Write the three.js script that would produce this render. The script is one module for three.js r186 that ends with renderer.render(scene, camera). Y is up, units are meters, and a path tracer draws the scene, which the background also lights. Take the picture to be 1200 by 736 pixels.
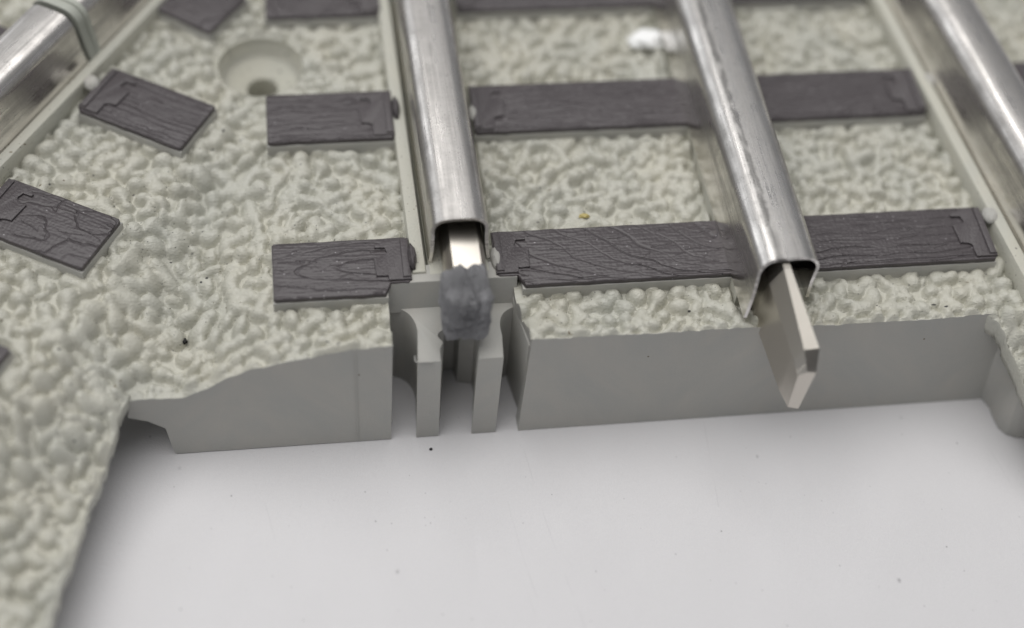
import * as THREE from 'three';
import { mergeGeometries, toCreasedNormals, mergeVertices } from 'three/addons/utils/BufferGeometryUtils.js';
import { ImprovedNoise } from 'three/addons/math/ImprovedNoise.js';
import { RoundedBoxGeometry } from 'three/addons/geometries/RoundedBoxGeometry.js';
import { RectAreaLightUniformsLib } from 'three/addons/lights/RectAreaLightUniformsLib.js';

// Lengths below are millimetres; MM turns them into the scene's metres.
const MM = 0.001;
const scene = new THREE.Scene();

// ---------------------------------------------------------------- camera
const camera = new THREE.PerspectiveCamera(2 * Math.atan(368 / 1800) * 180 / Math.PI, 1024 / 628, 0.01, 20);
{
  const eye = new THREE.Vector3(-7.838, 73.776, 48.332).multiplyScalar(MM);
  const pitch = 0.9039, yaw = 0.20554, roll = 0.10315;
  const fwd = new THREE.Vector3(Math.sin(yaw) * Math.cos(pitch), -Math.sin(pitch), -Math.cos(yaw) * Math.cos(pitch));
  const right = new THREE.Vector3(Math.cos(yaw), 0, Math.sin(yaw));
  const up = new THREE.Vector3().crossVectors(right, fwd);
  const r = right.clone().multiplyScalar(Math.cos(roll)).addScaledVector(up, Math.sin(roll));
  const u = up.clone().multiplyScalar(Math.cos(roll)).addScaledVector(right, -Math.sin(roll));
  camera.quaternion.setFromRotationMatrix(new THREE.Matrix4().makeBasis(r, u, fwd.clone().negate()));
  camera.position.copy(eye);
  camera.focus = 0.0862;
  camera.userData.fStop = 14;
}

// ---------------------------------------------------------------- light and exposure
RectAreaLightUniformsLib.init();
scene.background = new THREE.Color(0.24, 0.243, 0.25);          // the dim room round the table
const renderer = new THREE.WebGLRenderer({ antialias: true });
renderer.toneMapping = THREE.LinearToneMapping;
renderer.toneMappingExposure = 1.1;
renderer.shadowMap.enabled = true;
function lightPanel(name, label, [x, y, z], w, h, radiance, color) {
  const g = new THREE.Group(); g.name = name; scene.add(g);
  g.position.set(x, y, z); g.lookAt(0, 0, -0.01);
  g.userData = { label, category: 'lamp', kind: 'thing' };
  const c = new THREE.Color().setRGB(...color);
  const face = new THREE.Mesh(new THREE.BoxGeometry(w, h, 0.012), new THREE.MeshStandardMaterial({ color: 0x999999, emissive: c, emissiveIntensity: 0.15 }));
  face.name = 'diffuser'; face.position.z = -0.008; g.add(face);
  const rim = new THREE.Mesh(mergeGeometries([[w + 0.04, 0.02, 0, h / 2 + 0.01], [w + 0.04, 0.02, 0, -h / 2 - 0.01], [0.02, h, w / 2 + 0.01, 0], [0.02, h, -w / 2 - 0.01, 0]].map(([a, b, px, py]) => new THREE.BoxGeometry(a, b, 0.03).translate(px, py, -0.012))), new THREE.MeshStandardMaterial({ color: 0xcccccc, roughness: 0.5 }));
  rim.name = 'frame'; g.add(rim);
  const lamp = new THREE.RectAreaLight(c, radiance, w, h);
  lamp.rotation.y = Math.PI; lamp.position.z = 0.002; g.add(lamp);      // shines along the panel's +z
}
lightPanel('ceiling_light_panel', 'wide soft light panel high above the table', [-0.10, 0.85, -0.10], 1.15, 0.85, 2.2, [1, 0.985, 0.965]);
lightPanel('side_light_panel', 'smaller soft light panel standing behind and left of the track', [-0.55, 0.42, -0.62], 0.6, 0.5, 0.85, [0.97, 0.985, 1]);

// the phone that takes the picture, held low over the track: it shades the table before the track and darkens the end walls
{
  const g = new THREE.Group(); g.name = 'smartphone'; scene.add(g);
  g.position.copy(camera.position); g.quaternion.copy(camera.quaternion);
  g.userData = { label: 'black phone held over the front of the track', category: 'phone' };
  const body = new RoundedBoxGeometry(0.158, 0.075, 0.0085, 4, 0.004).translate(0.058, -0.024, 0.0085);
  const mb = new THREE.Mesh(body, new THREE.MeshPhysicalMaterial({ name: 'phone_back', color: new THREE.Color(0.03, 0.03, 0.035), roughness: 0.5 })); mb.name = 'body'; g.add(mb);
  const ring = new THREE.Mesh(new THREE.TorusGeometry(0.0065, 0.0011, 12, 40).translate(0, 0, 0.0038), new THREE.MeshPhysicalMaterial({ name: 'lens_ring', color: new THREE.Color(0.12, 0.12, 0.13), metalness: 1, roughness: 0.35 })); ring.name = 'lens_ring'; g.add(ring);
  for (const m of [mb, ring]) m.castShadow = m.receiveShadow = true;
}

// ---------------------------------------------------------------- helpers
function mulberry(a) { return () => { a |= 0; a = a + 0x6D2B79F5 | 0; let t = Math.imul(a ^ a >>> 15, 1 | a); t = t + Math.imul(t ^ t >>> 7, 61 | t) ^ t; return ((t ^ t >>> 14) >>> 0) / 4294967296; }; }
const perlin = new ImprovedNoise();
const fbm = (x, y, z, n = 4) => { let s = 0, a = 0.5; for (let i = 0; i < n; i++) { s += a * perlin.noise(x, y, z); x *= 2.03; y *= 2.03; z += 7.1; a *= 0.5; } return s; };
const clamp = THREE.MathUtils.clamp, smooth = (x, a, b) => THREE.MathUtils.smoothstep(x, a, b), lerp = THREE.MathUtils.lerp;
const table1d = (pts) => (x) => { if (x <= pts[0][0]) return pts[0][1]; for (let i = 1; i < pts.length; i++) if (x <= pts[i][0]) { const [a, b] = pts[i - 1], [c, d] = pts[i]; const t = (x - a) / (c - a); return lerp(b, d, t * t * (3 - 2 * t) * 0.5 + t * 0.5); } return pts[pts.length - 1][1]; };

const used = {};
function numbered(name) { used[name] = (used[name] ?? -1) + 1; return used[name] ? name + '_' + String(used[name]).padStart(3, '0') : name; }
function mesh(name, geometry, material, parent) {
  geometry.scale(MM, MM, MM);
  const m = new THREE.Mesh(geometry, material);
  m.name = parent === scene ? numbered(name) : name; m.castShadow = m.receiveShadow = true;
  parent.add(m); return m;
}
// Tileable texture from a function of (u, v) in 0..1 that returns [r, g, b] as 0..255
function texture(w, h, fn, srgb, repeat = [1, 1]) {
  const data = new Uint8Array(w * h * 4);
  for (let y = 0; y < h; y++) for (let x = 0; x < w; x++) { const c = fn(x, y), o = (y * w + x) * 4; data[o] = c[0]; data[o + 1] = c[1]; data[o + 2] = c[2]; data[o + 3] = 255; }
  return finish(new THREE.DataTexture(data, w, h), srgb, repeat);
}
function finish(t, srgb, repeat = [1, 1]) {
  t.wrapS = t.wrapT = THREE.RepeatWrapping; t.magFilter = THREE.LinearFilter; t.minFilter = THREE.LinearFilter;
  if (srgb) t.colorSpace = THREE.SRGBColorSpace;
  t.repeat.set(...repeat); t.needsUpdate = true; return t;
}
// planar uv in millimetres, dominated by the face direction
function boxUV(g, s = 1) {
  const p = g.attributes.position, n = g.attributes.normal, uv = new Float32Array(p.count * 2);
  for (let i = 0; i < p.count; i++) {
    const ax = Math.abs(n.getX(i)), ay = Math.abs(n.getY(i)), az = Math.abs(n.getZ(i));
    const [a, b] = ay >= ax && ay >= az ? [p.getX(i), p.getZ(i)] : ax > az ? [p.getZ(i), p.getY(i)] : [p.getX(i), p.getY(i)];
    uv[i * 2] = a * s; uv[i * 2 + 1] = b * s;
  }
  g.setAttribute('uv', new THREE.BufferAttribute(uv, 2)); return g;
}
// extrude a plan outline [[x, z]...] from y0 to y1 with a small bevel
function planExtrude(outline, y0, y1, bevel = 0.06, uvScale = 1, segs = 2) {
  const sh = new THREE.Shape(outline.map(([x, z]) => new THREE.Vector2(x, -z)));
  const g = new THREE.ExtrudeGeometry(sh, { depth: y1 - y0 - 2 * bevel, bevelEnabled: bevel > 0, bevelThickness: bevel, bevelSize: bevel, bevelOffset: -bevel, bevelSegments: segs, curveSegments: 12 });
  g.rotateX(-Math.PI / 2); g.translate(0, y0 + bevel, 0);
  return boxUV(toCreasedNormals(g, 0.6), uvScale);
}
function slab(x0, x1, y0, y1, z0, z1, bevel = 0.08) { return planExtrude([[x0, z0], [x0, z1], [x1, z1], [x1, z0]], y0, y1, bevel); }

// ---------------------------------------------------------------- materials
const rnd = mulberry(77);
// grey-green plastic: faint mottling plus dust specks with edges of their own
function speckled(size, base, mottle, specks, seed, tint) {
  const r = mulberry(seed), data = new Float32Array(size * size * 3);
  const per = 8;
  for (let y = 0; y < size; y++) for (let x = 0; x < size; x++) {
    const a = x / size * Math.PI * 2, b = y / size * Math.PI * 2, k = 1.6;
    const n = fbm(Math.cos(a) * k + 3, Math.sin(a) * k + Math.cos(b) * k, Math.sin(b) * k, 4), m = perlin.noise(x * 0.21, y * 0.21, 5) * 0.35 + perlin.noise(x * 0.6, y * 0.6, 2) * 0.3;
    const o = (y * size + x) * 3, warm = clamp(n * 2.2, -1, 1);
    for (let c = 0; c < 3; c++) data[o + c] = base[c] + mottle * (n * 1.4 + m) + tint[c] * warm;
  }
  for (let i = 0; i < specks; i++) {
    const cx = r() * size, cy = r() * size, big = r() < 0.06, rad = big ? 2.2 + r() * 2.5 : 0.7 + r() * 1.3, dark = 0.35 + r() * 0.6, st = 0.6 + r() * 0.9, an = r() * 3.14, warm = r() < 0.25;
    for (let dy = -6; dy <= 6; dy++) for (let dx = -6; dx <= 6; dx++) {
      const ux = (dx * Math.cos(an) + dy * Math.sin(an)) / st, uy = (-dx * Math.sin(an) + dy * Math.cos(an)) * st, d = Math.hypot(ux, uy) / rad + 0.25 * perlin.noise(dx * 0.7 + i, dy * 0.7, 1);
      if (d > 1) continue;
      const o = (((Math.floor(cy + dy) % size + size) % size) * size + (Math.floor(cx + dx) % size + size) % size) * 3, w = dark * smooth(1 - d, 0, 0.35);
      data[o] = lerp(data[o], warm ? 80 : 38, w); data[o + 1] = lerp(data[o + 1], warm ? 66 : 38, w); data[o + 2] = lerp(data[o + 2], warm ? 44 : 40, w);
    }
  }
  const out = new Uint8Array(size * size * 4);
  for (let i = 0; i < size * size; i++) { for (let c = 0; c < 3; c++) out[i * 4 + c] = clamp(data[i * 3 + c], 0, 255); out[i * 4 + 3] = 255; }
  return new THREE.DataTexture(out, size, size);
}
const PLASTIC = [193, 192, 181], CLEAN = [179, 178, 173];
const plasticTex = speckled(1536, PLASTIC, 5, 1500, 5, [1.2, 0, -1.8]);
const cleanTex = speckled(512, CLEAN, 4, 3, 9, [1, 0, -1]);
const fineBump = texture(512, 512, (x, y) => { const v = 128 + 80 * (perlin.noise(x * 0.11, y * 0.11, 1) + 0.8 * perlin.noise(x * 0.31, y * 0.31, 4)); return [v, v, v]; }, false, [1 / 9, 1 / 9]);
const ballastMat = new THREE.MeshPhysicalMaterial({ name: 'ballast_plastic', map: finish(plasticTex, true, [1 / 34, 1 / 34]), roughness: 0.33, bumpMap: fineBump, bumpScale: 0.00006, specularIntensity: 1 });
const plasticMat = new THREE.MeshPhysicalMaterial({ name: 'smooth_plastic', map: finish(cleanTex, true, [1 / 16, 1 / 16]), roughness: 0.46, bumpMap: fineBump, bumpScale: 0.000012, specularIntensity: 0.7 });
const dustyMat = new THREE.MeshPhysicalMaterial({ name: 'dusty_plastic', map: finish(plasticTex.clone(), true, [1 / 30, 1 / 30]), roughness: 0.5, bumpMap: fineBump, bumpScale: 0.00003, specularIntensity: 0.7 });

// worn nickel-plated steel: brushed lengthwise, with pits and scratches (u along the rail, v round the profile, both in mm)
const W = 1024;
const metalHeight = new Float32Array(W * W), metalDark = new Float32Array(W * W);
{
  const r = mulberry(31);
  for (let y = 0; y < W; y++) for (let x = 0; x < W; x++) {
    const a = x / W * Math.PI * 2;
    metalHeight[y * W + x] = 0.5 * perlin.noise(Math.cos(a) * 1.5 + 9, Math.sin(a) * 1.5, y * 0.35) + 0.3 * perlin.noise(x * 0.25, y * 0.5, 8) + 0.3 * perlin.noise(x * 0.03, y * 0.9, 3);
    metalDark[y * W + x] = 0.5 * perlin.noise(Math.cos(a) * 0.7 + 20, Math.sin(a) * 0.7, y * 0.055) + 0.35 * perlin.noise(Math.cos(a) * 0.5 + 31, Math.sin(a) * 0.5, y * 0.16) + 0.45 * clamp(fbm(Math.cos(a) * 2 + 4, Math.sin(a) * 2, y * 0.02, 4) * 1.6, -1, 1) + 0.12 * perlin.noise(x * 0.12, y * 0.12, 7);
  }
  for (let i = 0; i < 6500; i++) {                        // pits, in drifts
    const cx = r() * W, cy = r() * W;
    if (fbm(cx * 0.008 + 50, cy * 0.008, 2, 3) < 0.02 && r() < 0.85) continue;
    const len = 1 + r() * 2, rad = 0.8 + r() * r() * 1.6;
    for (let dy = -4; dy <= 4; dy++) for (let dx = -4; dx <= 4; dx++) {
      const d = Math.hypot(dx / len, dy) / rad; if (d > 1) continue;
      const o = ((Math.floor(cy + dy) + W) % W) * W + (Math.floor(cx + dx) + W) % W;
      metalHeight[o] -= 1.4 * (1 - d); metalDark[o] += 1.1 * (1 - d);
    }
  }
  for (let i = 0; i < 240; i++) {                         // scratches
    let x = r() * W, y = r() * W; const an = (r() < 0.6 ? (r() - 0.5) * 0.3 : 1.57 + (r() - 0.5) * 0.9), len = 12 + r() * 60, dp = 0.4 + r() * 0.7;
    for (let s = 0; s < len; s++) { x += Math.cos(an); y += Math.sin(an); const o = ((Math.floor(y) % W + W) % W) * W + (Math.floor(x) % W + W) % W; metalHeight[o] -= dp; metalDark[o] += dp * 0.35; }
  }
}
const isLeg = (y) => { const V = y / W * 16; return 1 - smooth(V, 0.7, 1.7) * (1 - smooth(V, 8.1, 9.0)); };
const metalBump = texture(W, W, (x, y) => { const v = clamp(140 + 60 * metalHeight[y * W + x] * (1 - 0.88 * isLeg(y)), 0, 255); return [v, v, v]; }, false, [1 / 16, 1 / 16]);
const metalColor = texture(W, W, (x, y) => { const d = metalDark[y * W + x], v = clamp(lerp(196, 224, isLeg(y)) - 50 * d * (1 - 0.6 * isLeg(y)), 45, 238); return [v, v * 0.985, v * 0.97]; }, true, [1 / 16, 1 / 16]);
const metalRough = texture(W, W, (x, y) => { const k = isLeg(y), v = clamp(lerp(86, 38, k) + 60 * metalDark[y * W + x] * (1 - 0.7 * k), 26, 200); return [v, v, v]; }, false, [1 / 16, 1 / 16]);
const railMat = new THREE.MeshPhysicalMaterial({ name: 'rail_steel', map: metalColor, metalness: 1, roughness: 1, roughnessMap: metalRough, bumpMap: metalBump, bumpScale: 0.000013 });
const wornMap = texture(W, W, (x, y) => { const X = x / W * 16, V = y / W * 16, jag = 0.10 * perlin.noise(X * 1.7, 3, 1) + 0.06 * perlin.noise(X * 6, 5, 1), t = 1 - smooth(Math.abs(V - 4.3 - jag), 0.08 + 0.07 * perlin.noise(X * 2.2, 1, 9), 0.26), d = metalDark[y * W + x] + 0.9 * t * smooth(perlin.noise(X * 0.9, V * 3, 2), -0.6, 0.1), v = clamp(lerp(196, 224, isLeg(y)) - 50 * d * (1 - 0.6 * isLeg(y)), 45, 238); return [v, v * 0.988, v * 0.975]; }, true, [1 / 16, 1 / 16]);
const wornMat = railMat.clone(); wornMat.name = 'worn_rail_steel'; wornMat.map = wornMap;
const pinMat = new THREE.MeshPhysicalMaterial({ name: 'pin_steel', color: new THREE.Color().setRGB(0.62, 0.585, 0.53), metalness: 1, roughness: 0.34, bumpMap: metalBump, bumpScale: 0.000018 });

// tie plastic: dark brown-violet with moulded wood grain, four boards of 29 x 4.6 mm
const TW = 1160, TH = 184;
function grain(kind, seed) {
  const r = mulberry(seed), h = new Float32Array(TW * TH), ox = r() * 100;
  for (let y = 0; y < TH; y++) for (let x = 0; x < TW; x++) {
    const X = x * 0.025, Z = y * 0.025 - 2.3;               // mm
    const wx = X + 0.5 * perlin.noise(X * 0.5 + ox, Z * 0.7, 1), wz = Z + 0.28 * perlin.noise(X * 0.35 + ox, Z * 0.6, 5) + 0.08 * perlin.noise(X * 1.5 + ox, Z * 2, 6);
    let f;
    if (kind === 0) f = wz * 2.1;                                                                  // straight grain
    else if (kind === 1) f = Math.hypot((wx - 3.2) * 0.2 - 0.6, wz * 0.95) * 1.9;                     // flame
    else if (kind === 2) { const t = clamp(1 - (wz + 2.5) / 5.4, 0.04, 1); f = lerp((wx + 4.2 * Math.log(t)) * 0.62, wz * 1.7 + 0.04 * wx, smooth(X, 12.5, 16)); }
    else f = Math.min(Math.hypot((wx - 4) * 0.8, wz - 0.6), Math.hypot((wx - 7) * 0.7, wz + 1.2)) * 1.2 + 0.4 * fbm(wx * 0.9, wz * 0.9, 3, 3);
    const ring = Math.abs(((f % 1) + 1) % 1 - 0.5) * 2;         // 1 at the groove
    const edgeLine = (kind === 0 || kind === 2) ? smooth(0.09 - Math.abs(Z - 1.72 - 0.1 * perlin.noise(X * 0.6, ox, 4)), 0, 0.06) * smooth(perlin.noise(X * 0.35, ox, 8), -0.2, 0.1) : 0;
    const groove = Math.max(edgeLine, 1) * smooth(ring, kind === 0 ? 0.6 : 0.76, 0.98) * smooth(perlin.noise(X * 0.5 + ox, Math.floor(f) * 3.7, 2), -0.35, 0.25);
    h[y * TW + x] = -0.5 * edgeLine + 0.6 * -groove * (0.5 + 0.9 * Math.abs(perlin.noise(Math.floor(f) * 5.3, ox, 3)) * 1.6) + 0.13 * perlin.noise(X * 0.8 + ox, Z * 7, 3) + 0.11 * perlin.noise(X * 5, Z * 5 + ox, 9) + 0.12 * fbm(X * 0.8, Z * 2.5, 4, 3);
  }
  for (let i = 0; i < 60; i++) {                              // short gouges and raised flecks
    let x = r() * TW, y = r() * TH; const an = (r() - 0.5) * 0.5, len = 10 + r() * 50, s = r() < 0.5 ? -0.5 : 0.45;
    for (let k = 0; k < len; k++) { x += Math.cos(an); y += Math.sin(an) + 0.15 * Math.sin(k * 0.15 + i); for (let d = -2; d <= 2; d++) { const xx = Math.floor(x), yy = Math.floor(y + d); if (xx >= 0 && xx < TW && yy >= 0 && yy < TH) h[yy * TW + xx] += s * (1 - Math.abs(d) / 3) * 0.7; } }
  }
  return h;
}
const tieMats = [0, 1, 2, 3].map((k) => {
  const h = grain(k, 100 + k * 17), rep = [1 / 29, 1 / 4.6];
  const bump = texture(TW, TH, (x, y) => { const v = clamp(165 + 110 * h[y * TW + x], 0, 255); return [v, v, v]; }, false, rep);
  const r = mulberry(k + 40), dots = new Map();
  for (let i = 0; i < 130; i++) { const x = Math.floor(r() * TW), y = Math.floor(r() * TH), l = r() < 0.5; for (let d = 0; d < 3 + r() * 5; d++) dots.set((y + (d & 1)) * TW + x + (d >> 1), l ? 175 : 25); }
  const map = texture(TW, TH, (x, y) => { const n = 7 * fbm(x * 0.012, y * 0.03, k, 4) + 3 * perlin.noise(x * 0.2, y * 0.5, k), d = dots.get(y * TW + x); return d !== undefined ? [d, d * 0.98, d] : [79 + n, 74 + n, 76 + n]; }, true, rep);
  return new THREE.MeshPhysicalMaterial({ name: 'tie_plastic', map, roughness: 0.34, bumpMap: bump, bumpScale: 0.00028, specularIntensity: 1 });
});
const plateMat = new THREE.MeshPhysicalMaterial({ name: 'tie_plate_plastic', color: new THREE.Color(0x504b4d), roughness: 0.36, bumpMap: fineBump, bumpScale: 0.00005, specularIntensity: 1 });

// ---------------------------------------------------------------- table
{
  const S = 1024, r = mulberry(3), d = new Float32Array(S * S);
  for (let y = 0; y < S; y++) for (let x = 0; x < S; x++) d[y * S + x] = 3.2 * fbm(x * 0.012 + 3, y * 0.007, 1, 4) + 1.5 * perlin.noise(x * 0.35, y * 0.35, 2);
  for (let i = 0; i < 12; i++) {                              // faint scuffs and pencil-thin scratches
    let x = r() * S, y = r() * S, an = 1.35 + (r() - 0.5) * 0.5; const len = 80 + r() * 420, dp = 2 + r() * 5;
    for (let s = 0; s < len; s++) { an += (r() - 0.5) * 0.012; x += Math.cos(an); y += Math.sin(an); const o = ((Math.floor(y) % S + S) % S) * S + (Math.floor(x) % S + S) % S; const k = smooth(perlin.noise(s * 0.02, i, 1), -0.3, 0.3); d[o] -= dp * k; d[(o + 1) % (S * S)] -= dp * 0.6 * k; }
  }
  for (let i = 0; i < 240; i++) {                             // specks
    const cx = r() * S, cy = r() * S, rad = 0.8 + (r() < 0.1 ? r() * 3 : r()), dp = 10 + r() * (r() < 0.2 ? 90 : 28);
    for (let dy = -4; dy <= 4; dy++) for (let dx = -4; dx <= 4; dx++) { const q = Math.hypot(dx, dy * 0.8) / rad + 0.4 * perlin.noise(dx * 0.8 + i, dy * 0.8, 3); if (q < 1) { const o = ((Math.floor(cy + dy) + S) % S) * S + (Math.floor(cx + dx) + S) % S; d[o] -= dp * (1 - q); } }
  }
  const map = texture(S, S, (x, y) => { const v = d[y * S + x]; return [clamp(221 + v, 0, 255), clamp(220 + v, 0, 255), clamp(222 + v, 0, 255)]; }, true, [1 / 42, 1 / 42]);
  const bump = texture(512, 512, (x, y) => { const v = 128 + 90 * perlin.noise(x * 0.3, y * 0.3, 1) + 50 * perlin.noise(x * 0.09, y * 0.12, 6); return [v, v, v]; }, false, [1 / 14, 1 / 14]);
  const g = slab(-260, 300, -12, 0, -240, 240, 1.2); boxUV(g);
  const m = mesh('table_top', g, new THREE.MeshPhysicalMaterial({ name: 'white_laminate', map, roughness: 0.55, bumpMap: bump, bumpScale: 0.00002, specularIntensity: 0.6 }), scene);
  m.userData = { kind: 'structure', label: 'smooth white table top under the track' };
}

// ---------------------------------------------------------------- the track section
const track = new THREE.Group(); track.name = 'toy_track_section'; scene.add(track);
track.userData = { label: 'grey plastic toy railway switch with brown ties and steel rails on white table', category: 'toy track' };

// lines of the three rails and of the branch rail: [x, z] at two points
const P2 = (a, b) => ({ a, b, d: [b[0] - a[0], b[1] - a[1]], len: Math.hypot(b[0] - a[0], b[1] - a[1]) });
const leftRail = P2([-0.35, -38], [0.14, -6.0]), midRail = P2([17.1, -38], [17.55, -2.0]), rightRail = P2([31.75, -38], [35.3, 1.5]);
const DIR = [-0.535, 0.845], NRM = [0.845, 0.535];           // the branch runs this way; its right-hand normal
const ridgePt = [-20.55, -22.5], branchOff = 2.35;
const bc = (t, off = 0) => [ridgePt[0] - NRM[0] * (branchOff - off) + DIR[0] * t, ridgePt[1] - NRM[1] * (branchOff - off) + DIR[1] * t];
const offLine = (L, x, z) => ((x - L.a[0]) * L.d[1] - (z - L.a[1]) * L.d[0]) / L.len;   // signed distance, + to the right
const branchLine = P2(bc(-30), bc(40));

// ---- shape of the ballast
const edgeY = table1d([[-40, 5.0], [-18.1, 5.06], [-17.2, 5.12], [-15.3, 5.0], [-14.0, 5.57], [-12.6, 6.49], [-11.2, 7.05], [-8.9, 7.55], [-5.8, 8.08], [-3.9, 8.18], [3.45, 8.0], [11, 7.9], [15, 7.9], [21.7, 7.65], [26.6, 7.65], [29.6, 7.8], [31, 7.5], [45, 6]]);
const tieEnd = [[-10, -33], [-11.5, -27.5], [-14.05, -17.3], [-19.3, -8.6], [-23.9, -0.6], [-31, 10.5], [-42, 26]];
function beyondTies(x, z) {                                    // distance beyond the right-hand tie ends of the branch
  let best = 1e9, sg = 1;
  for (let i = 1; i < tieEnd.length; i++) {
    const [ax, az] = tieEnd[i - 1], [bx, bz] = tieEnd[i], dx = bx - ax, dz = bz - az, t = clamp(((x - ax) * dx + (z - az) * dz) / (dx * dx + dz * dz), 0, 1), px = x - ax - dx * t, pz = z - az - dz * t, d = Math.hypot(px, pz);
    if (d < best) { best = d; sg = (px * dz - pz * dx) >= 0 ? 1 : -1; }
  }
  return best * sg;
}
const PLATEAU = 7.2;
function baseY(x, z) {
  const s = beyondTies(x, z);
  const branch = s < 1.2 ? PLATEAU : s < 5 ? PLATEAU - 0.62 * (s - 1.2) : PLATEAU - 2.356 - 0.46 * (s - 5);
  const main = lerp(PLATEAU, Math.max(edgeY(x) - 0.3, 4.6 - 0.22 * Math.max(0, z)), smooth(-x, 8.2, 11.5));
  let k = 3.2, h = Math.log(Math.exp(k * Math.max(main, 0)) + Math.exp(k * Math.max(branch, 0))) / k;
  h = Math.min(h, PLATEAU + 0.02);
  if (x < -17) h -= 1.35 * smooth(z, -0.5, 4.5);
  if (x > 29) h -= 0.68 * Math.max(0, z + 0.6) + 0.12 * Math.max(0, x - 37);
  return h;
}
const HOLE = { x: -10.35, z: -23.15, r: 2.6 };
// ballast stones: centres scattered with a minimum spacing, each a lump with its own radius, height and stretch
const stones = [];
{
  const r = mulberry(12), cell = 1.0, grid = new Map(), key = (x, z) => Math.floor(x / cell) * 4096 + Math.floor(z / cell);
  const near = (x, z) => { const out = []; for (let a = -2; a <= 2; a++) for (let b = -2; b <= 2; b++) for (const q of grid.get(key(x + a * cell, z + b * cell)) ?? []) out.push(q); return out; };
  const add = (x, z, rad, h, st) => { const q = { x, z, rad, h, st, an: r() * Math.PI, p: 0.5 }; stones.push(q); const k = key(x, z); if (!grid.has(k)) grid.set(k, []); grid.get(k).push(q); };
  for (const [tries, lo, hi, gap] of [[16000, 0.46, 0.60, 0.80], [70000, 0.34, 0.46, 0.80], [60000, 0.23, 0.32, 0.95]]) {     // large ones first, small ones in the gaps
    for (let i = 0; i < tries; i++) {
      const x = -36 + r() * 80, z = -38 + r() * 60;
      if (z > 0.4 && x > -17 && x < 29) continue;
      const rad = lerp(lo, hi, r()) * lerp(1, 1.06, smooth(-x, 9, 15)), bare = fbm(x * 0.22 + 11, z * 0.22, 3, 2);
      if (near(x, z).some((q) => Math.hypot(q.x - x, q.z - z) < gap * (q.rad + rad) * (0.92 + 0.12 * r()))) continue;
      if (bare < -0.24 && r() < 0.6) continue;                         // flats where no stone stands
      add(x, z, rad, rad * (0.92 + 0.55 * r()), 0.84 + 0.42 * r());
    }
  }
  for (const q of stones.slice()) for (const o of near(q.x, q.z)) {      // some neighbours have run together
    const d = Math.hypot(q.x - o.x, q.z - o.z);
    if (o.x > q.x && d < 1.15 && r() < 0.32) { add((q.x + o.x) / 2, (q.z + o.z) / 2, Math.min(q.rad, o.rad) * 0.85, Math.min(q.h, o.h) * 0.95, 1); }
  }
}
const K = 15;
function sheet(xs, zs, place) {                                  // field of ballast heights on a grid of x by z
  const nx = xs.length, nz = zs.length, acc = new Float64Array(nx * nz).fill(1), dx = xs[1] - xs[0], dz = zs[1] - zs[0];
  const wx = new Float32Array(nx * nz), wz = new Float32Array(nx * nz);
  for (let j = 0; j < nz; j++) for (let i = 0; i < nx; i++) {
    const o = j * nx + i, x = xs[i], z = zs[j];
    const p = 0.8 * x + 0.6 * z, q = -0.6 * x + 0.8 * z;      // turned, so that no lattice shows
    wx[o] = x + 0.17 * perlin.noise(p * 0.9 + 3.3, q * 0.9, 1.47) + 0.03 * perlin.noise(p * 2.9, q * 2.9, 3.3);
    wz[o] = z + 0.17 * perlin.noise(p * 0.9 + 8.1, q * 0.9, 9.53) + 0.03 * perlin.noise(p * 2.9, q * 2.9, 7.7);
  }
  for (const s of stones) {
    const R = s.rad * 1.5 + 0.3, i0 = Math.max(0, Math.floor((s.x - R - xs[0]) / dx)), i1 = Math.min(nx - 1, Math.ceil((s.x + R - xs[0]) / dx)), j0 = Math.max(0, Math.floor((s.z - R - zs[0]) / dz)), j1 = Math.min(nz - 1, Math.ceil((s.z + R - zs[0]) / dz)), c = Math.cos(s.an), n = Math.sin(s.an);
    for (let j = j0; j <= j1; j++) for (let i = i0; i <= i1; i++) {
      const o = j * nx + i, x = wx[o] - s.x, z = wz[o] - s.z, a = (x * c + z * n) / (s.rad * s.st), b = (-x * n + z * c) * s.st / s.rad, q = a * a + b * b;
      if (q < 1) acc[o] += Math.exp(K * s.h * Math.pow(1 - q, s.p)) - 1;
    }
  }
  const y = new Float32Array(nx * nz);
  for (let j = 0; j < nz; j++) for (let i = 0; i < nx; i++) {
    const o = j * nx + i, x = xs[i], z = zs[j];
    const bump = Math.log(acc[o]) / K + 0.035 * fbm(x * 1.6, z * 1.6, 6, 3) + 0.012 * perlin.noise(x * 6, z * 6, 2);
    y[o] = place(x, z, bump);
  }
  return { xs, zs, nx, nz, y };
}
function gridGeometry(F, keep, move) {
  const { nx, nz, xs, zs, y } = F, pos = new Float32Array(nx * nz * 3), uv = new Float32Array(nx * nz * 2), idx = [];
  for (let j = 0; j < nz; j++) for (let i = 0; i < nx; i++) {
    const o = j * nx + i; let p = [xs[i], y[o], zs[j]];
    if (move) p = move(p, i, j);
    pos.set(p, o * 3); uv[o * 2] = p[0]; uv[o * 2 + 1] = p[2] - p[1] * 0.8;
  }
  for (let j = 0; j < nz - 1; j++) for (let i = 0; i < nx - 1; i++) {
    if (!keep((xs[i] + xs[i + 1]) / 2, (zs[j] + zs[j + 1]) / 2, i, j)) continue;
    const a = j * nx + i; idx.push(a, a + nx, a + 1, a + 1, a + nx, a + nx + 1);
  }
  const g = new THREE.BufferGeometry();
  g.setAttribute('position', new THREE.BufferAttribute(pos, 3)); g.setAttribute('uv', new THREE.BufferAttribute(uv, 2)); g.setIndex(idx);
  g.computeVertexNormals(); return g;
}
const axis = (a, b, n) => Float32Array.from({ length: n + 1 }, (_, i) => a + (b - a) * i / n);
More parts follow.
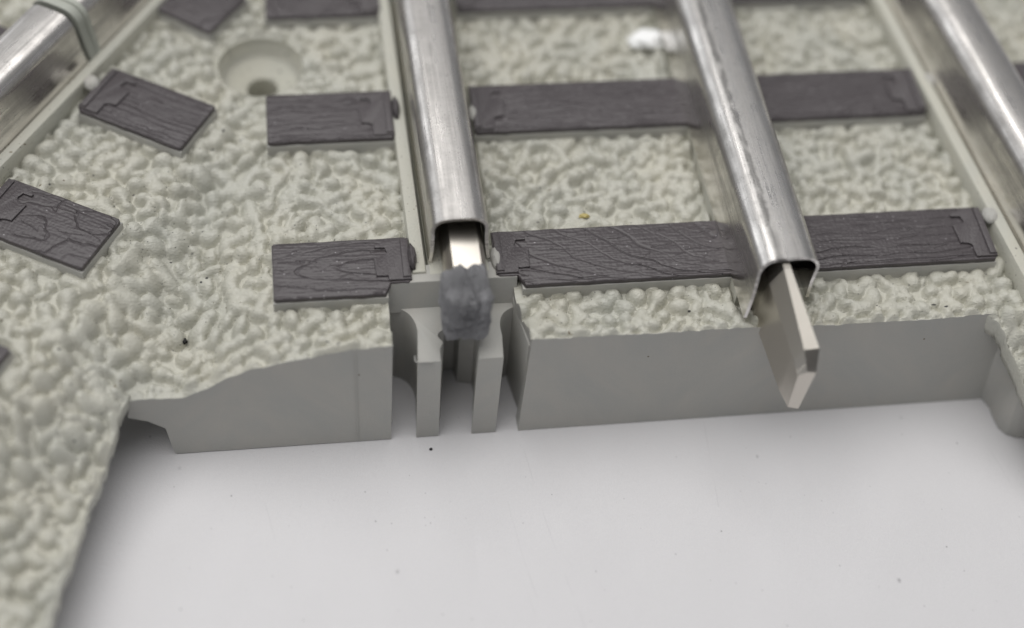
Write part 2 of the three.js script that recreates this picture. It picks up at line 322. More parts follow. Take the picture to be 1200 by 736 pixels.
const NOTCH = { x0: -3.9, x1: 3.45, z: -4.7 }, notchRight = (z) => 3.12 + 0.5 * smooth(z, -3.9, -0.6), ZE = -0.62, DRAFT = 0.08;
const railMask = (x, z) => Math.min(Math.abs(offLine(leftRail, x, z)), Math.abs(offLine(midRail, x, z)), Math.abs(offLine(rightRail, x, z)), Math.abs(offLine(branchLine, x, z)));
const ties = [];                                                  // filled below: centre, axis, half sizes (used to keep stones off their sides)
function tieSpec(cx, cz, ux, uz, hl, hw, kind, off, opts = {}) { ties.push({ cx, cz, ux, uz, hl, hw, kind, off, ...opts }); }
function inTie(x, z, pad) { for (const t of ties) { const dx = x - t.cx, dz = z - t.cz, a = dx * t.ux + dz * t.uz, b = -dx * t.uz + dz * t.ux; if (Math.abs(a) < t.hl + pad && Math.abs(b) < t.hw + pad) return true; } return false; }
const HW = 2.0;
// straight ties: rows at z = -5.9, -17.75, -28.7
tieSpec(-6.32, -5.95, 1, 0, 3.75, HW, 1, 0, { plate: [1], cut: 1 });
tieSpec(16.6, -6.0, 1, 0, 14.4, HW, 2, 0, { plate: [-1, 1], cut: -1 });
tieSpec(-6.36, -17.75, 1, 0, 3.72, HW, 0, 9, { plate: [1] });
tieSpec(16.25, -17.85, 1, 0, 14.05, HW, 0, 0, { plate: [-1, 1] });
tieSpec(-6.3, -28.7, 1, 0, 3.6, HW, 2, 14, { plate: [1] });
tieSpec(15.8, -28.75, 1, 0, 13.6, HW, 1, 0, { plate: [-1, 1] });
tieSpec(41.2, -18.0, 1, 0, 4.3, HW, 3, 12, { plate: [-1] });
// branch ties, square to the branch
const bt = (rx, rz, len, kind, off, plate, ux = 0.861, uz = 0.508) => tieSpec(rx - ux * len / 2, rz - uz * len / 2, ux, uz, len / 2, 2.0, kind, off, { plate });
bt(-14.05, -17.3, 7.0, 0, 18, [-1], 0.857, 0.515);
bt(-19.3, -8.6, 7.1, 3, 1, [-1], 0.866, 0.5);
bt(-24.6, 0.0, 7.0, 3, 9, [-1], 0.88, 0.475);
bt(-12.2, -27.1, 5.6, 3, 16, [-1], 0.8, 0.6);
bt(-14.05 - 0.857 * 11.9, -17.3 - 0.515 * 11.9, 7.5, 1, 10, [1], 0.857, 0.515);

function placeBallast(x, z, bump) {
  const b = baseY(x, z), rm = railMask(x, z);
  let amp = Math.max(smooth(rm, 1.95, 2.35), smooth(z, -2.6, -2.2) * smooth(x, 10, 11) * smooth(-x, -28, -26));                                 // smooth bed beneath each rail
  const nearHole = Math.hypot(x - HOLE.x, z - HOLE.z);
  amp *= lerp(0.35, 1, smooth(nearHole, HOLE.r - 0.1, HOLE.r + 0.35));
  let y = b + bump * amp;
  y = lerp(b - 0.1, y, Math.max(amp, 0.01));
  if (nearHole < HOLE.r + 0.3) y = lerp(7.55, y, smooth(nearHole, HOLE.r, HOLE.r + 0.3));
  if (inTie(x, z, 0.0)) y = Math.min(y, 7.6);
  else if (inTie(x, z, 0.22)) y = Math.min(y, 7.65);
  return y;
}
function placeMain(x, z, bump) {
  let y = placeBallast(x, z, bump);
  if (x > -18 && x < 29.6 && !inTie(x, z, 0.3)) y += (edgeY(x) - 0.42 - baseY(x, z)) * smooth(z, -2.6, -0.8) * smooth(x, -18, -16.5);
  const e = Math.max(smooth(ZE - z, 0.0, 0.2), smooth(-18.1 - x, -0.2, 0.5), smooth(x - 29.6, -0.2, 0.5)), lip = edgeY(x) - 0.12 + Math.min(0.1, 0.12 * bump) + 0.07 * fbm(x * 0.7, 4, 2, 2) - 0.05 * Math.max(0, 1 - (ZE - z) / 0.12);
  return e < 1 ? lerp(lip, y, e) : y;
}
const X0 = -36.275, NX = 905, DX = 0.0875, xsA = axis(X0, X0 + NX * DX, NX), NZ = 424, zsA = axis(ZE - 0.0895 * NZ, ZE, NZ);
const main = sheet(xsA, zsA, placeMain);
const rimX = table1d([[-0.7, -18.0], [1.1, -18.65], [3.7, -19.5], [5.8, -20.25], [11, -21.5], [23, -24.2]]);
const B_EDGE = (z) => rimX(z) + 0.22 * (fbm(z * 0.55, 3, 1, 3) + 0.35 * perlin.noise(z * 1.3, 7, 2)) * smooth(z, -0.6, 1);
const NB = 250, zsB = axis(ZE, 22, NB), nxB = 210, xsB = axis(-36.4, -17.6, nxB);
const left = sheet(xsB, zsB, (x, z, b) => { const y = placeBallast(x, z, b), d = B_EDGE(z) - x; return lerp(baseY(x, z) + 0.05 + 0.5 * b, y, smooth(d, 0.0, 0.4)); });
const C_EDGE = table1d([[-0.62, 29.6], [-0.1, 30.25], [0.5, 30.55], [1.1, 30.75], [2.5, 31.3], [5, 32.6], [14, 37]]);
const zsC = axis(ZE, 12, 130), xsC = axis(29.5, 44, 150);
const right = sheet(xsC, zsC, (x, z, b) => { const y = placeBallast(x, z, b), d = x - C_EDGE(z); return lerp(baseY(x, z) + 0.2 + 0.5 * b, y, smooth(d, 0.0, 0.4)); });
const clampCell = (v, lo, hi) => v < lo ? lo : v > hi ? hi : v;
{
  const gA = gridGeometry(main, (x, z) => !(x > NOTCH.x0 && x < NOTCH.x1 && z > NOTCH.z) && Math.hypot(x - HOLE.x, z - HOLE.z) > HOLE.r - 0.02, (p, i, j) => {
    if (Math.abs(p[0] - NOTCH.x1) < 0.02 && p[2] > NOTCH.z - 0.05) p[0] = notchRight(p[2]);
    if (j === NZ && p[0] > -18.1 && p[0] < 29.7) p[2] = -DRAFT * p[1];
    const d = Math.hypot(p[0] - HOLE.x, p[2] - HOLE.z);
    if (d > HOLE.r - 0.14 && d < HOLE.r + 0.09) { p[0] = HOLE.x + (p[0] - HOLE.x) * HOLE.r / d; p[2] = HOLE.z + (p[2] - HOLE.z) * HOLE.r / d; p[1] = 7.55; }
    return p;
  });
  // the two shoulders that run on toward the viewer: the rim column is drawn onto the rim line, with a turned-down lip
  const rim = (F, edge, side) => {
    const keepI = (z) => { const e = edge(z); return e; };
    return gridGeometry(F, (x, z) => side < 0 ? x < edge(z) + 0.09 : x > edge(z) - 0.09, (p, i, j) => {
      const e = edge(p[2]); if (side < 0 ? p[0] > e : p[0] < e) p[0] = e; return p;
    });
  };
  const gB = rim(left, B_EDGE, -1), gC = rim(right, C_EDGE, 1);
  const lipStrip = (F, edge, drop, inward) => {
    const pos = [], uv = [], idx = [];
    for (let k = 0; k < F.nz; k++) {
      const z = F.zs[k], x = edge(z), q = (x - F.xs[0]) / (F.xs[1] - F.xs[0]), y = F.y[k * F.nx + (inward < 0 ? Math.ceil(q) : Math.floor(q))], wob = 0.12 * fbm(z * 1.3, 8, 2, 2);
      [[0, 0], [-inward * 0.07, -0.12], [-inward * 0.05, -drop * 0.6 + wob], [inward * 0.05, -drop + wob], [inward * 0.7, -drop + 0.15], [inward * 3, -drop + 0.9]].forEach(([a, b]) => { pos.push(x + a, y + b, z); uv.push(z, b); });
      if (k) for (let c = 0; c < 5; c++) { const a = (k - 1) * 6 + c; idx.push(a, a + 1, a + 6, a + 6, a + 1, a + 7); }
    }
    const g = new THREE.BufferGeometry(); g.setAttribute('position', new THREE.Float32BufferAttribute(pos, 3)); g.setAttribute('uv', new THREE.Float32BufferAttribute(uv, 2)); g.setIndex(idx); g.computeVertexNormals(); return g;
  };
  const lB = lipStrip(left, B_EDGE, 0.95, -1), lC = lipStrip(right, C_EDGE, 1.3, 1);
  const g = mergeGeometries([gA, gB, gC, lB, lC]);
  const b = mesh('ballast', g, ballastMat, track); b.userData = { kind: 'stuff', label: 'lumpy moulded grey ballast around the ties' };
}

// ---- end walls under the ballast (drafted a little)
function drafted(g, k = DRAFT) { const p = g.attributes.position; for (let i = 0; i < p.count; i++) p.setZ(i, p.getZ(i) - k * p.getY(i)); p.needsUpdate = true; g.computeVertexNormals(); return g; }
function wall(xa, xb, bottom, thick) {
  const pts = [];
  for (let i = 0; i < main.nx; i++) { const x = xsA[i]; if (x >= xa - 0.01 && x <= xb + 0.01) pts.push(new THREE.Vector2(x, main.y[NZ * main.nx + i] - 0.004)); }
  for (const [x, y] of bottom) pts.push(new THREE.Vector2(x, y));
  const g = new THREE.ExtrudeGeometry(new THREE.Shape(pts), { depth: thick, bevelEnabled: false });
  g.translate(0, 0, -thick); { const p = g.attributes.position; for (let i = 0; i < p.count; i++) if (p.getZ(i) < -0.5 * thick && p.getY(i) > 4.4) { p.setZ(i, -0.1); p.setY(i, p.getY(i) - 0.06); } }
  const c = toCreasedNormals(drafted(g), 0.4); return boxUV(c);
}
const rBottom = (a, b, y, seed) => { const r = mulberry(seed), out = []; for (let x = a; x >= b; x -= 0.5) out.push([x, y + 0.05 * (r() - 0.5)]); out.push([b, y]); return out; };
const wallA = mesh('end_wall', wall(-18.05, NOTCH.x0, [[NOTCH.x0 - 0.12, 0.02], ...rBottom(-4.4, -15.7, 0.06, 4), [-16.05, 0.05], [-16.16, 0.25], [-16.4, 2.35], [-16.55, 2.5], [-17.3, 3.1], [-18.3, 3.5]], 1.0), plasticMat, track);
mesh('mould_line', drafted(new THREE.BoxGeometry(0.09, 7.7, 0.06, 1, 1, 1).translate(-5.9, 4.05, 0.01)), plasticMat, wallA);
mesh('end_wall', wall(3.62, 31.35, [[31.6, 0], ...rBottom(30.9, 3.9, 0.03, 6), [3.3, 0]], 1.0), plasticMat, track);
// side walls of the notch and of the right-hand corner, back walls
mesh('notch_side', (() => { const g = planExtrude([[NOTCH.x0 - 0.9, -1.05], [NOTCH.x0, -1.05], [NOTCH.x0, NOTCH.z - 0.3], [NOTCH.x0 - 0.9, NOTCH.z - 0.3]], 0.1, 7.15, 0.03); return g; })(), plasticMat, track);
mesh('notch_side', mergeGeometries([planExtrude([[3.54, -0.9], [4.5, -0.9], [4.5, NOTCH.z - 0.3], [3.05, NOTCH.z - 0.3], [3.08, -3.9]], 0.1, 7.0, 0.03)]), plasticMat, track);
{   // side of the ballast above the notch walls: follows the lumps
  const strip = (x, dirIn) => {
    const i = Math.round((x - X0) / DX), pos = [], idx = [], uv = [];
    let n = 0;
    for (let j = 0; j <= NZ; j++) { const z = zsA[j]; if (z < NOTCH.z - 0.1) continue; const y = main.y[j * main.nx + i], zz = j === NZ ? -DRAFT * y : z; const xx = x > 0 ? notchRight(z) : x; pos.push(xx, y, zz, xx, 6.9, j === NZ ? -DRAFT * 6.9 : z); uv.push(z, y, z, 6.9); if (n) idx.push(2 * n - 2, 2 * n - 1, 2 * n, 2 * n, 2 * n - 1, 2 * n + 1); n++; }
    const g = new THREE.BufferGeometry(); g.setAttribute('position', new THREE.Float32BufferAttribute(pos, 3)); g.setAttribute('uv', new THREE.Float32BufferAttribute(uv, 2)); g.setIndex(idx); g.computeVertexNormals(); return g;
  };
  mesh('notch_rim', mergeGeometries([strip(NOTCH.x0), strip(NOTCH.x1)]), plasticMat, track);
}
mesh('corner_wall', (() => { const g = planExtrude([[31.0, -1.0], [31.05, -0.3], [31.4, 0.1], [31.62, 0.7], [31.62, 1.6], [31.7, 2.2], [32.0, 2.65], [32.5, 2.9], [33.2, 3.0], [36, 3.4], [36, 2.4], [33.4, 2.1], [33.0, 1.2], [33.0, -1.0]], 0, 5.2, 0.15); return g; })(), plasticMat, track);

// ---- connector between the walls: shelf with two prongs
{
  const c = new THREE.Shape();
  const M = (x, z) => [x, -z];
  c.moveTo(...M(-3.9, -5.2)); c.lineTo(...M(-3.9, -4.4)); c.lineTo(...M(-3.5, -4.35));
  c.bezierCurveTo(...M(-3.0, -4.25), ...M(-2.42, -3.8), ...M(-2.4, -2.6)); c.lineTo(...M(-2.55, 0)); c.lineTo(...M(-1.27, 0)); c.lineTo(...M(-1.25, -0.75));
  c.bezierCurveTo(...M(-1.22, -1.1), ...M(-1.02, -1.25), ...M(-1.06, -1.5)); c.bezierCurveTo(...M(-1.1, -1.8), ...M(-1.3, -1.9), ...M(-1.27, -2.2));
  c.bezierCurveTo(...M(-1.2, -2.6), ...M(-0.9, -2.5), ...M(-0.85, -2.9)); c.lineTo(...M(-0.8, -4.6)); c.lineTo(...M(-0.05, -4.6)); c.lineTo(...M(0.12, -3.7)); c.lineTo(...M(0.95, -3.5)); c.lineTo(...M(1.03, -2.9)); c.lineTo(...M(0.75, 0)); c.lineTo(...M(2.14, 0)); c.lineTo(...M(2.25, -1.9));
  c.bezierCurveTo(...M(2.15, -3.0), ...M(2.25, -3.6), ...M(3.0, -3.9)); c.lineTo(...M(3.2, -3.95)); c.lineTo(...M(3.2, -5.2));
  const b = 0.07, TOPY = 6.57, g = new THREE.ExtrudeGeometry(c, { depth: TOPY - 2 * b, bevelEnabled: true, bevelThickness: b, bevelSize: b, bevelOffset: -b, bevelSegments: 2, curveSegments: 14 });
  g.rotateX(-Math.PI / 2); g.translate(0, b, 0);
  const p = g.attributes.position; for (let i = 0; i < p.count; i++) { const y = p.getY(i), x = p.getX(i), z = p.getZ(i), f = smooth(z, -3, -0.5); p.setZ(i, z - DRAFT * y * f); p.setX(i, x - 0.17 * f * (x > 0 ? 1 : 0.2) * (1 - y / TOPY)); }
  mesh('connector_fork', boxUV(toCreasedNormals(g, 0.5)), plasticMat, track);
  const bk = slab(-3.9, 3.3, 6.3, 8.33, -5.9, -4.25, 0.05), bp = bk.attributes.position; for (let i = 0; i < bp.count; i++) if (bp.getZ(i) > -5) bp.setZ(i, bp.getZ(i) - 0.25 * (bp.getY(i) - 6.5)); bk.computeVertexNormals();
  mesh('connector_back', bk, plasticMat, track);
  const fl = new THREE.TubeGeometry(new THREE.CatmullRomCurve3([[-2.7, 6.95, -0.72], [-2.66, 6.62, -0.58], [-2.45, 6.56, -0.55], [-2.2, 6.58, -0.53], [-1.75, 6.54, -0.52]].map((q) => new THREE.Vector3(...q))), 20, 0.06, 6);
  mesh('moulding_flash', fl, plasticMat, track);
}

// ---- screw hole
{
  const g = new THREE.LatheGeometry([[0.9, 0.4], [0.92, 5.5], [1.0, 5.62], [1.35, 5.85], [2.1, 6.35], [2.44, 6.75], [2.56, 7.2], [2.62, 7.56]].map(([r, y]) => new THREE.Vector2(r, y)), 64);
  g.translate(HOLE.x, 0, HOLE.z); boxUV(g);
  mesh('screw_hole', g, dustyMat, track);
}

// ---- ties: brown cap on a grey riser, raised plates beside the rail
function localTo(t, g) { const m = new THREE.Matrix4().makeBasis(new THREE.Vector3(t.ux, 0, t.uz), new THREE.Vector3(0, 1, 0), new THREE.Vector3(-t.uz, 0, t.ux)); m.setPosition(t.cx, 0, t.cz); return g.applyMatrix4(m); }
const TOP = 8.4;
ties.forEach((t, n) => {
  const r = mulberry(500 + n), out = [], N = Math.ceil(t.hl * 2 / 0.35), wob = (a) => 0.05 * perlin.noise(a * 0.8, n * 5, 3) + 0.018 * (r() - 0.5);
  const cr = 0.12, cut = (a) => t.cut && (t.cut > 0 ? a > t.hl - 1.3 : a < -t.hl + 1.35) ? 0.75 : 0;
  for (let i = 0; i <= N; i++) { const a = lerp(-t.hl + cr, t.hl - cr, i / N); out.push([a, t.hw + wob(i * 0.4) - cut(a)]); }
  for (let i = 0; i <= 8; i++) out.push([t.hl + 0.4 * wob(i + 50), lerp(t.hw - cr - (t.cut > 0 ? 0.75 : 0), -t.hw + cr, i / 8)]);
  for (let i = 0; i <= N; i++) out.push([lerp(t.hl - cr, -t.hl + cr, i / N), -t.hw + wob(i * 0.4 + 90)]);
  for (let i = 0; i <= 8; i++) out.push([-t.hl + 0.4 * wob(i + 150), lerp(-t.hw + cr, t.hw - cr - (t.cut < 0 ? 0.75 : 0), i / 8)]);
  const g = planExtrude(out, TOP - 0.42, TOP, 0.09, 1, 3);
  const p = g.attributes.position, uv = g.attributes.uv;
  for (let i = 0; i < p.count; i++) { uv.setXY(i, p.getX(i) + t.hl + t.off, p.getZ(i) + 2.3 + (p.getY(i) - TOP)); if (p.getY(i) < TOP - 0.2) p.setY(i, p.getY(i) + 0.14 * perlin.noise(p.getX(i) * 0.9 + n * 7, p.getZ(i), 1)); }
  const m = mesh('tie', localTo(t, g), tieMats[t.kind], track);
  mesh('tie_riser', localTo(t, slab(-t.hl - 0.03 + (t.cut < 0 ? 1.37 : 0), t.hl + 0.03 - (t.cut > 0 ? 1.32 : 0), 6.4, TOP - 0.3, -t.hw - 0.05, t.hw + 0.05, 0.05)), plasticMat, m);
  for (const e of t.plate) {                          // plate with two spike notches in its outer edge
    const L = 1.95, w = t.hw - 0.16, x = (a) => e * (t.hl + 0.0 - a), q = (a, b) => new THREE.Vector2(x(a), -(t.cut === e && b > 1.0 ? b - 0.72 : b));
    const s = new THREE.Shape();
    s.moveTo(...q(-0.05, w).toArray()); s.lineTo(...q(L - 0.75, w).toArray()); s.lineTo(...q(L - 0.7, 1.2).toArray());
    s.bezierCurveTo(...q(L - 0.85, 0.95).toArray(), ...q(L - 0.62, 0.8).toArray(), ...q(L - 0.08, 0.78).toArray());
    s.lineTo(...q(L, -0.55).toArray());
    s.bezierCurveTo(...q(L - 0.65, -0.6).toArray(), ...q(L - 0.85, -0.75).toArray(), ...q(L - 0.7, -1.0).toArray());
    s.lineTo(...q(L - 0.65, -1.2).toArray()); s.lineTo(...q(L - 0.1, -1.22).toArray()); s.lineTo(...q(L - 0.1, -1.4).toArray()); s.lineTo(...q(L - 0.7, -w + 0.1).toArray()); s.lineTo(...q(-0.05, -w).toArray());
    const h = 0.13, bv = 0.05, pg = new THREE.ExtrudeGeometry(s, { depth: h, bevelEnabled: true, bevelThickness: bv, bevelSize: bv, bevelOffset: -bv, bevelSegments: 2, curveSegments: 8 });
    pg.rotateX(-Math.PI / 2); pg.translate(0, TOP - 0.05, 0);
    mesh('tie_plate', localTo(t, boxUV(toCreasedNormals(pg, 0.5))), plateMat, m);
    const sw = w - 0.1 - (t.cut === e ? 0.72 : 0), shoulder = planExtrude([[x(0.0), -w + 0.12], [x(0.0), sw], [x(0.42), sw], [x(0.42), -w + 0.12]], TOP + 0.02, TOP + 0.25, 0.09);
    mesh('plate_shoulder', localTo(t, shoulder), plateMat, m);
  }
});

// ---- rails: folded steel tube, open below
function railProfile(hw = 1.6, r = 0.72, footLeft = 2.08, footRight = footLeft, y0 = 8.4, y1 = 11.9, th = 0.19) {
  const side = (k, foot, inset) => {
    const pts = [], H = hw - inset, R = Math.max(0.2, r - inset), top = y1 - inset, yc = top - R;
    for (let i = 0; i < 5; i++) { const t = i / 5; pts.push([k * (lerp(foot - inset, H, t) - 0.06 * Math.sin(t * Math.PI)), lerp(y0, yc, t)]); }
    for (let i = 0; i <= 10; i++) { const a = i / 10 * Math.PI / 2; pts.push([k * (H - R + R * Math.cos(a)), yc + R * Math.sin(a)]); }
    pts.push([k * H * 0.25, top + 0.02]);
    return pts;
  };
  const outer = [...side(1, footLeft, 0), ...side(-1, footRight, 0).reverse()], inner = [...side(-1, footRight, th), ...side(1, footLeft, th).reverse()];
  return { outer, inner };
}
function sweep(line, profile, name, parent, material = railMat, slant = 0) {
  const { outer, inner } = profile, loop = [...outer, ...inner], n = loop.length, L = line.len, ux = line.d[0] / L, uz = line.d[1] / L, segs = Math.max(2, Math.round(L / 1.5));
  const per = [0]; for (let i = 1; i <= n; i++) { const a = loop[i - 1], b = loop[i % n]; per.push(per[i - 1] + Math.hypot(b[0] - a[0], b[1] - a[1])); }
  const pos = [], uv = [], idx = [], put = (x, y, s) => { pos.push(line.a[0] + ux * s - uz * x, y, line.a[1] + uz * s + ux * x); };
  for (let k = 0; k <= segs; k++) for (let i = 0; i <= n; i++) { const [x, y] = loop[i % n], s = L * k / segs + (k === segs && x > 0 ? slant * (11.9 - y) : 0); put(x, y + 0.01 * perlin.noise(s * 0.3, i, 4), s); uv.push(s, per[i]); }
  for (let k = 0; k < segs; k++) for (let i = 0; i < n; i++) { const a = k * (n + 1) + i, b = a + n + 1; idx.push(a, a + 1, b, b, a + 1, b + 1); }
  for (const s of [0, L]) {                          // end faces of the sheet metal
    const base = pos.length / 3, m = outer.length;
    for (let i = 0; i < m; i++) { const sl = (y, x) => s && x > 0 ? s + slant * (11.9 - y) : s; put(...outer[i], sl(outer[i][1], outer[i][0])); uv.push(s, per[i]); const q = inner[m - 1 - i]; put(q[0], q[1], sl(q[1], q[0])); uv.push(s + 0.2, per[i]); }
    for (let i = 0; i < m - 1; i++) { const a = base + 2 * i; s ? idx.push(a, a + 2, a + 1, a + 1, a + 2, a + 3) : idx.push(a, a + 1, a + 2, a + 2, a + 1, a + 3); }
  }
  const g = new THREE.BufferGeometry(); g.setAttribute('position', new THREE.Float32BufferAttribute(pos, 3)); g.setAttribute('uv', new THREE.Float32BufferAttribute(uv, 2)); g.setIndex(idx);
  const flat = g.toNonIndexed(); flat.computeVertexNormals();
  return mesh(name, toCreasedNormals(flat, 0.7), material, parent);
}
// x in sweep() is to the left of travel: rails are written from far to near, so +x is the viewer's right
const R0 = railProfile(1.58, 0.9, 1.68, 1.8), RB = railProfile(1.6, 1.0, 2.1), R1 = railProfile(1.8, 1.05, 2.26, 1.76), R2 = railProfile(1.7, 1.15, 2.2);
const railL = sweep(leftRail, R0, 'rail', track), railM = sweep(midRail, R1, 'rail', track, wornMat, 0.32), railR = sweep(rightRail, R2, 'rail', track);
const gapAt = -0.35;
sweep(P2(bc(gapAt), bc(40)), RB, 'rail', track); sweep(P2(bc(-25), bc(gapAt - 1.35)), RB, 'rail', track);
{
  const clear = new THREE.MeshPhysicalMaterial({ name: 'grey_green_insulator', color: new THREE.Color().setRGB(0.55, 0.57, 0.51), roughness: 0.6, transmission: 0.25, thickness: 0 });
  const a = railProfile(1.65, 1.02, 2.14, 2.14, 8.4, 11.96, 0.5), b = railProfile(1.74, 1.06, 2.2, 2.2, 8.4, 12.06, 0.6);
  const ins = sweep(P2(bc(gapAt - 1.32), bc(gapAt - 0.35)), a, 'insulating_sleeve', track, clear);
  sweep(P2(bc(gapAt - 1.3), bc(gapAt - 0.95)), b, 'sleeve_collar', ins, clear);
}
// beds and ridges beneath the rails
function ribbon(line, o0, o1, y0, y1, end = 0, bev = 0.08) {
  const L = line.len - end, ux = line.d[0] / line.len, uz = line.d[1] / line.len, at = (s, o) => [line.a[0] + ux * s + uz * o, line.a[1] + uz * s - ux * o];
  return planExtrude([at(0, o0), at(L, o0), at(L, o1), at(0, o1)], y0, y1, bev);
}
const toEdge = (L, z) => { const t = (z - L.a[1]) / L.d[1]; return P2(L.a, [L.a[0] + L.d[0] * t, z]); };
const bedL = toEdge(leftRail, -5.2), bedM = toEdge(midRail, -2.7), bedR = toEdge(rightRail, 0.2);
const railBed = (line, w) => mesh('rail_bed', ribbon(line, -w, w, 6.2, 8.36), dustyMat, track);
railBed(bedL, 1.66); railBed(bedM, 2.15); railBed(bedR, 2.1); railBed(P2(bc(-25), bc(40)), 2.1);
mesh('rail_ridge', ribbon(bedL, -2.62, -1.84, 6.2, 8.5, 0.1, 0.16), dustyMat, track);
mesh('rail_ridge', ribbon(bedR, -3.1, -2.2, 6.2, 8.75, 0, 0.36), dustyMat, track);
mesh('rail_ridge', ribbon(P2(bc(-25), bc(40)), 2.05, 2.85, 6.2, 8.7, 0, 0.33), dustyMat, track);
// nubs moulded where the ties meet the rails
function nub(x, y, z, s, turn = 0) { const g = new THREE.SphereGeometry(1, 20, 14); const p = g.attributes.position; for (let i = 0; i < p.count; i++) { const f = 1 + 0.15 * perlin.noise(p.getX(i) * 2 + x, p.getY(i) * 2, p.getZ(i) * 2); p.setXYZ(i, p.getX(i) * f, p.getY(i) * f, p.getZ(i) * f); } g.computeVertexNormals(); g.scale(s[0], s[1], s[2]).rotateY(turn).translate(x, y, z); return mesh('nub', boxUV(g), plasticMat, track); }
nub(31.5, 8.5, -7.1, [0.48, 0.38, 0.62]); nub(31.2, 8.45, -18.6, [0.48, 0.36, 0.6]); nub(-20.3, 8.5, -21.2, [0.5, 0.4, 0.6], 0.5); nub(2.2, 8.4, -17.4, [0.26, 0.34, 0.62]); nub(2.25, 8.35, -6.0, [0.3, 0.4, 0.8]);
{ const sp = new THREE.SphereGeometry(1, 18, 12); const p = sp.attributes.position; for (let i = 0; i < p.count; i++) { const f = 1 + 0.25 * perlin.noise(p.getX(i) * 2, p.getY(i) * 2 + 4, p.getZ(i) * 2); p.setXYZ(i, p.getX(i) * f * 0.24, p.getY(i) * f * 0.36, p.getZ(i) * f * 0.9); } sp.computeVertexNormals();
  for (const z of [-6.3, -18.0]) mesh('spike', boxUV(sp.clone().translate(-2.4, 8.62, z)), plateMat, track); }

// ---- pins in the rail ends
{
  const prof = [[-1.12, 8.7], [-1.12, 9.9], [-0.76, 10.75], [0.76, 10.75], [1.12, 9.9], [1.12, 8.7]];
  const s = new THREE.Shape(prof.map(([x, y]) => new THREE.Vector2(x, y)));
  const g = new THREE.ExtrudeGeometry(s, { depth: 7.5, bevelEnabled: true, bevelThickness: 0.1, bevelSize: 0.1, bevelOffset: -0.1, bevelSegments: 3 });
  g.translate(0.32, 0, -10.4);
  mesh('pin', boxUV(toCreasedNormals(g, 0.5)), pinMat, railL);
  // centre pin: a sheet-metal blade standing on edge, creased along its length
  const st = [                                            // stations along the blade: z, then its five edges [x, y]
    [-6.0, [16.4, 8.5], [16.45, 10.3], [17.0, 11.45], [17.55, 11.45], [17.5, 8.5]],
    [-1.5, [16.15, 7.6], [16.5, 10.45], [17.1, 11.62], [17.5, 11.62], [17.5, 7.4]],
    [2.5, [17.0, 6.1], [17.16, 8.97], [17.64, 9.7], [18.46, 9.75], [17.97, 5.95]],
    [3.42, [17.35, 5.74], [17.3, 8.62], [17.74, 8.95], [18.26, 8.82], [18.0, 5.5]],
  ];
  const pos = [], idx = [];
  const fine = [], NS = 30;                              // smooth curves through the stations
  for (let n = 0; n <= NS; n++) { const edges = [0, 1, 2, 3, 4].map((i) => { const t = n / NS * (st.length - 1), k = Math.min(st.length - 2, Math.floor(t)), v = (q) => new THREE.Vector3(q[i + 1][0], q[i + 1][1], q[0]); return v(st[k]).lerp(v(st[k + 1]), t - k); }); fine.push([edges[0].z, ...edges]); }
  fine.forEach(([, ...q], k) => { q.forEach((v) => pos.push(v.x, v.y, v.z)); if (k) for (let i = 0; i < 5; i++) { const a = (k - 1) * 5 + i, b = (k - 1) * 5 + (i + 1) % 5; idx.push(a, a + 5, b, b, a + 5, b + 5); } });
  const e = NS * 5; idx.push(e, e + 4, e + 1, e + 1, e + 4, e + 3, e + 1, e + 3, e + 2);
  const bg = new THREE.BufferGeometry(); bg.setAttribute('position', new THREE.Float32BufferAttribute(pos, 3)); bg.setIndex(idx);
  const bf = bg.toNonIndexed(); bf.computeVertexNormals();
  mesh('pin', boxUV(toCreasedNormals(bf, 0.22)), pinMat, railM);
}

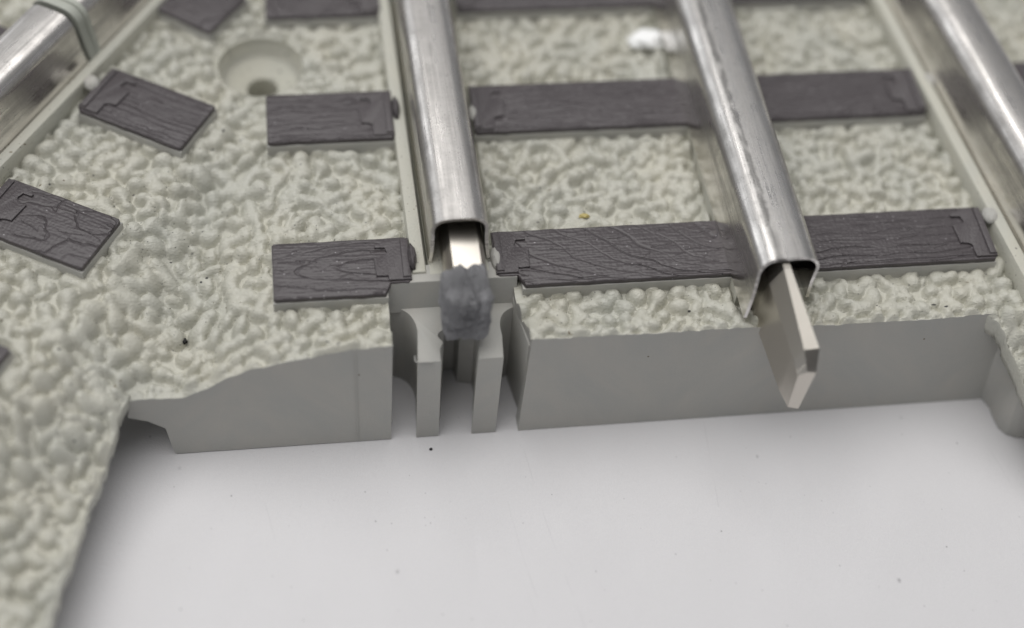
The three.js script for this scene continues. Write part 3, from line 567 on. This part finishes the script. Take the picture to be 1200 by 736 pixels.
// ---------------------------------------------------------------- loose things
function tag(m, label, category) { m.userData = { label, category }; return m; }
{   // foam plug on the left pin
  const g = mergeVertices(new THREE.IcosahedronGeometry(1, 90).deleteAttribute('uv').deleteAttribute('normal')), p = g.attributes.position, v = new THREE.Vector3();
  const uv = [];
  for (let i = 0; i < p.count; i++) {
    v.fromBufferAttribute(p, i).normalize(); uv.push(v.x * 2, v.z * 2 + v.y);
    const e = 6, k = Math.pow(Math.abs(v.x) ** e + Math.abs(v.y) ** e + Math.abs(v.z) ** e, -1 / e);
    const ridge = 1 - Math.abs(fbm(v.x * 1.4 + 5, v.y * 1.4, v.z * 1.4 + 2, 3)) * 3.2;
    const crease = Math.exp(-(((v.x - 0.22 - 0.25 * v.z) / 0.1) ** 2)) * smooth(v.y, -0.1, 0.6);
    const f = k * (0.95 + 0.24 * fbm(v.x * 1.9 + 4, v.y * 1.9, v.z * 1.9, 5) + 0.03 * ridge - 0.12 * crease + 0.025 * perlin.noise(v.x * 9, v.y * 9, v.z * 9) + 0.03 * perlin.noise(v.x * 19, v.y * 19, v.z * 19) + 0.04 * perlin.noise(v.x * 37, v.y * 37, v.z * 37) + 0.03 * perlin.noise(v.x * 63, v.y * 63, v.z * 63));
    p.setXYZ(i, 0.12 + v.x * f * 1.3, 9.35 + v.y * f * 1.72, -2.25 + v.z * f * 1.38 - 0.12 * v.y);
  }
  g.setAttribute('uv', new THREE.Float32BufferAttribute(uv, 2)); g.computeVertexNormals();
  const b = texture(256, 256, (x, y) => { const q = 128 + 100 * perlin.noise(x * 0.25, y * 0.25, 1) + 60 * perlin.noise(x * 0.6, y * 0.6, 2); return [q, q, q]; }, false, [0.8, 0.8]);
  const c = texture(256, 256, (x, y) => { const q = 10 * fbm(x * 0.05, y * 0.05, 1, 4) + 12 * perlin.noise(x * 0.5, y * 0.5, 2); return [166 + q, 166 + q, 169 + q]; }, true, [0.8, 0.8]);
  tag(mesh('foam_plug', g, new THREE.MeshPhysicalMaterial({ name: 'grey_foam', map: c, roughness: 0.95, bumpMap: b, bumpScale: 0.00012, sheen: 0.3, sheenRoughness: 0.6, sheenColor: new THREE.Color(0.5, 0.5, 0.55) }), scene), 'rough grey foam plug stuck on the pin of the left rail above the fork', 'plug');
}
function crumb(name, label, category, x, y, z, s, color, seed, rough = 0.6) {
  const g = mergeVertices(new THREE.IcosahedronGeometry(1, 5).deleteAttribute('uv').deleteAttribute('normal')), p = g.attributes.position;
  for (let i = 0; i < p.count; i++) { const f = 1 + 0.55 * perlin.noise(p.getX(i) * 1.6 + seed, p.getY(i) * 1.6, p.getZ(i) * 1.6); p.setXYZ(i, p.getX(i) * f * s[0], p.getY(i) * f * s[1], p.getZ(i) * f * s[2]); }
  g.computeVertexNormals(); g.translate(x, y, z);
  return tag(mesh(name, boxUV(g), new THREE.MeshPhysicalMaterial({ name, color, roughness: rough }), scene), label, category);
}
const ballastTop = (x, z) => { const i = Math.round((x - X0) / DX), j = Math.round((z - zsA[0]) / 0.0895); return main.y[j * main.nx + i]; };
crumb('white_fleck', 'shiny white fleck on the ballast left of the middle rail', 'fleck', 14.25, ballastTop(14.2, -23.8) + 0.25, -23.9, [1.1, 0.4, 0.75], 0xfbfcfc, 3, 0.3);
crumb('yellow_flake', 'tiny yellow flake on the ballast behind the front tie', 'fleck', 7.85, ballastTop(7.85, -9.4) + 0.05, -9.45, [0.3, 0.1, 0.16], 0xb9aa6c, 5, 0.5);
crumb('black_crumb', 'small black crumb in the ballast left of the front tie', 'crumb', -15.1, ballastTop(-15.1, -4.0) + 0.05, -4.0, [0.13, 0.12, 0.2], 0x0c0b0a, 8);
crumb('black_speck', 'tiny black speck on the white table below the fork', 'crumb', -1.82, 0.06, 0.87, [0.08, 0.07, 0.08], 0x18171a, 9);

renderer.render(scene, camera);
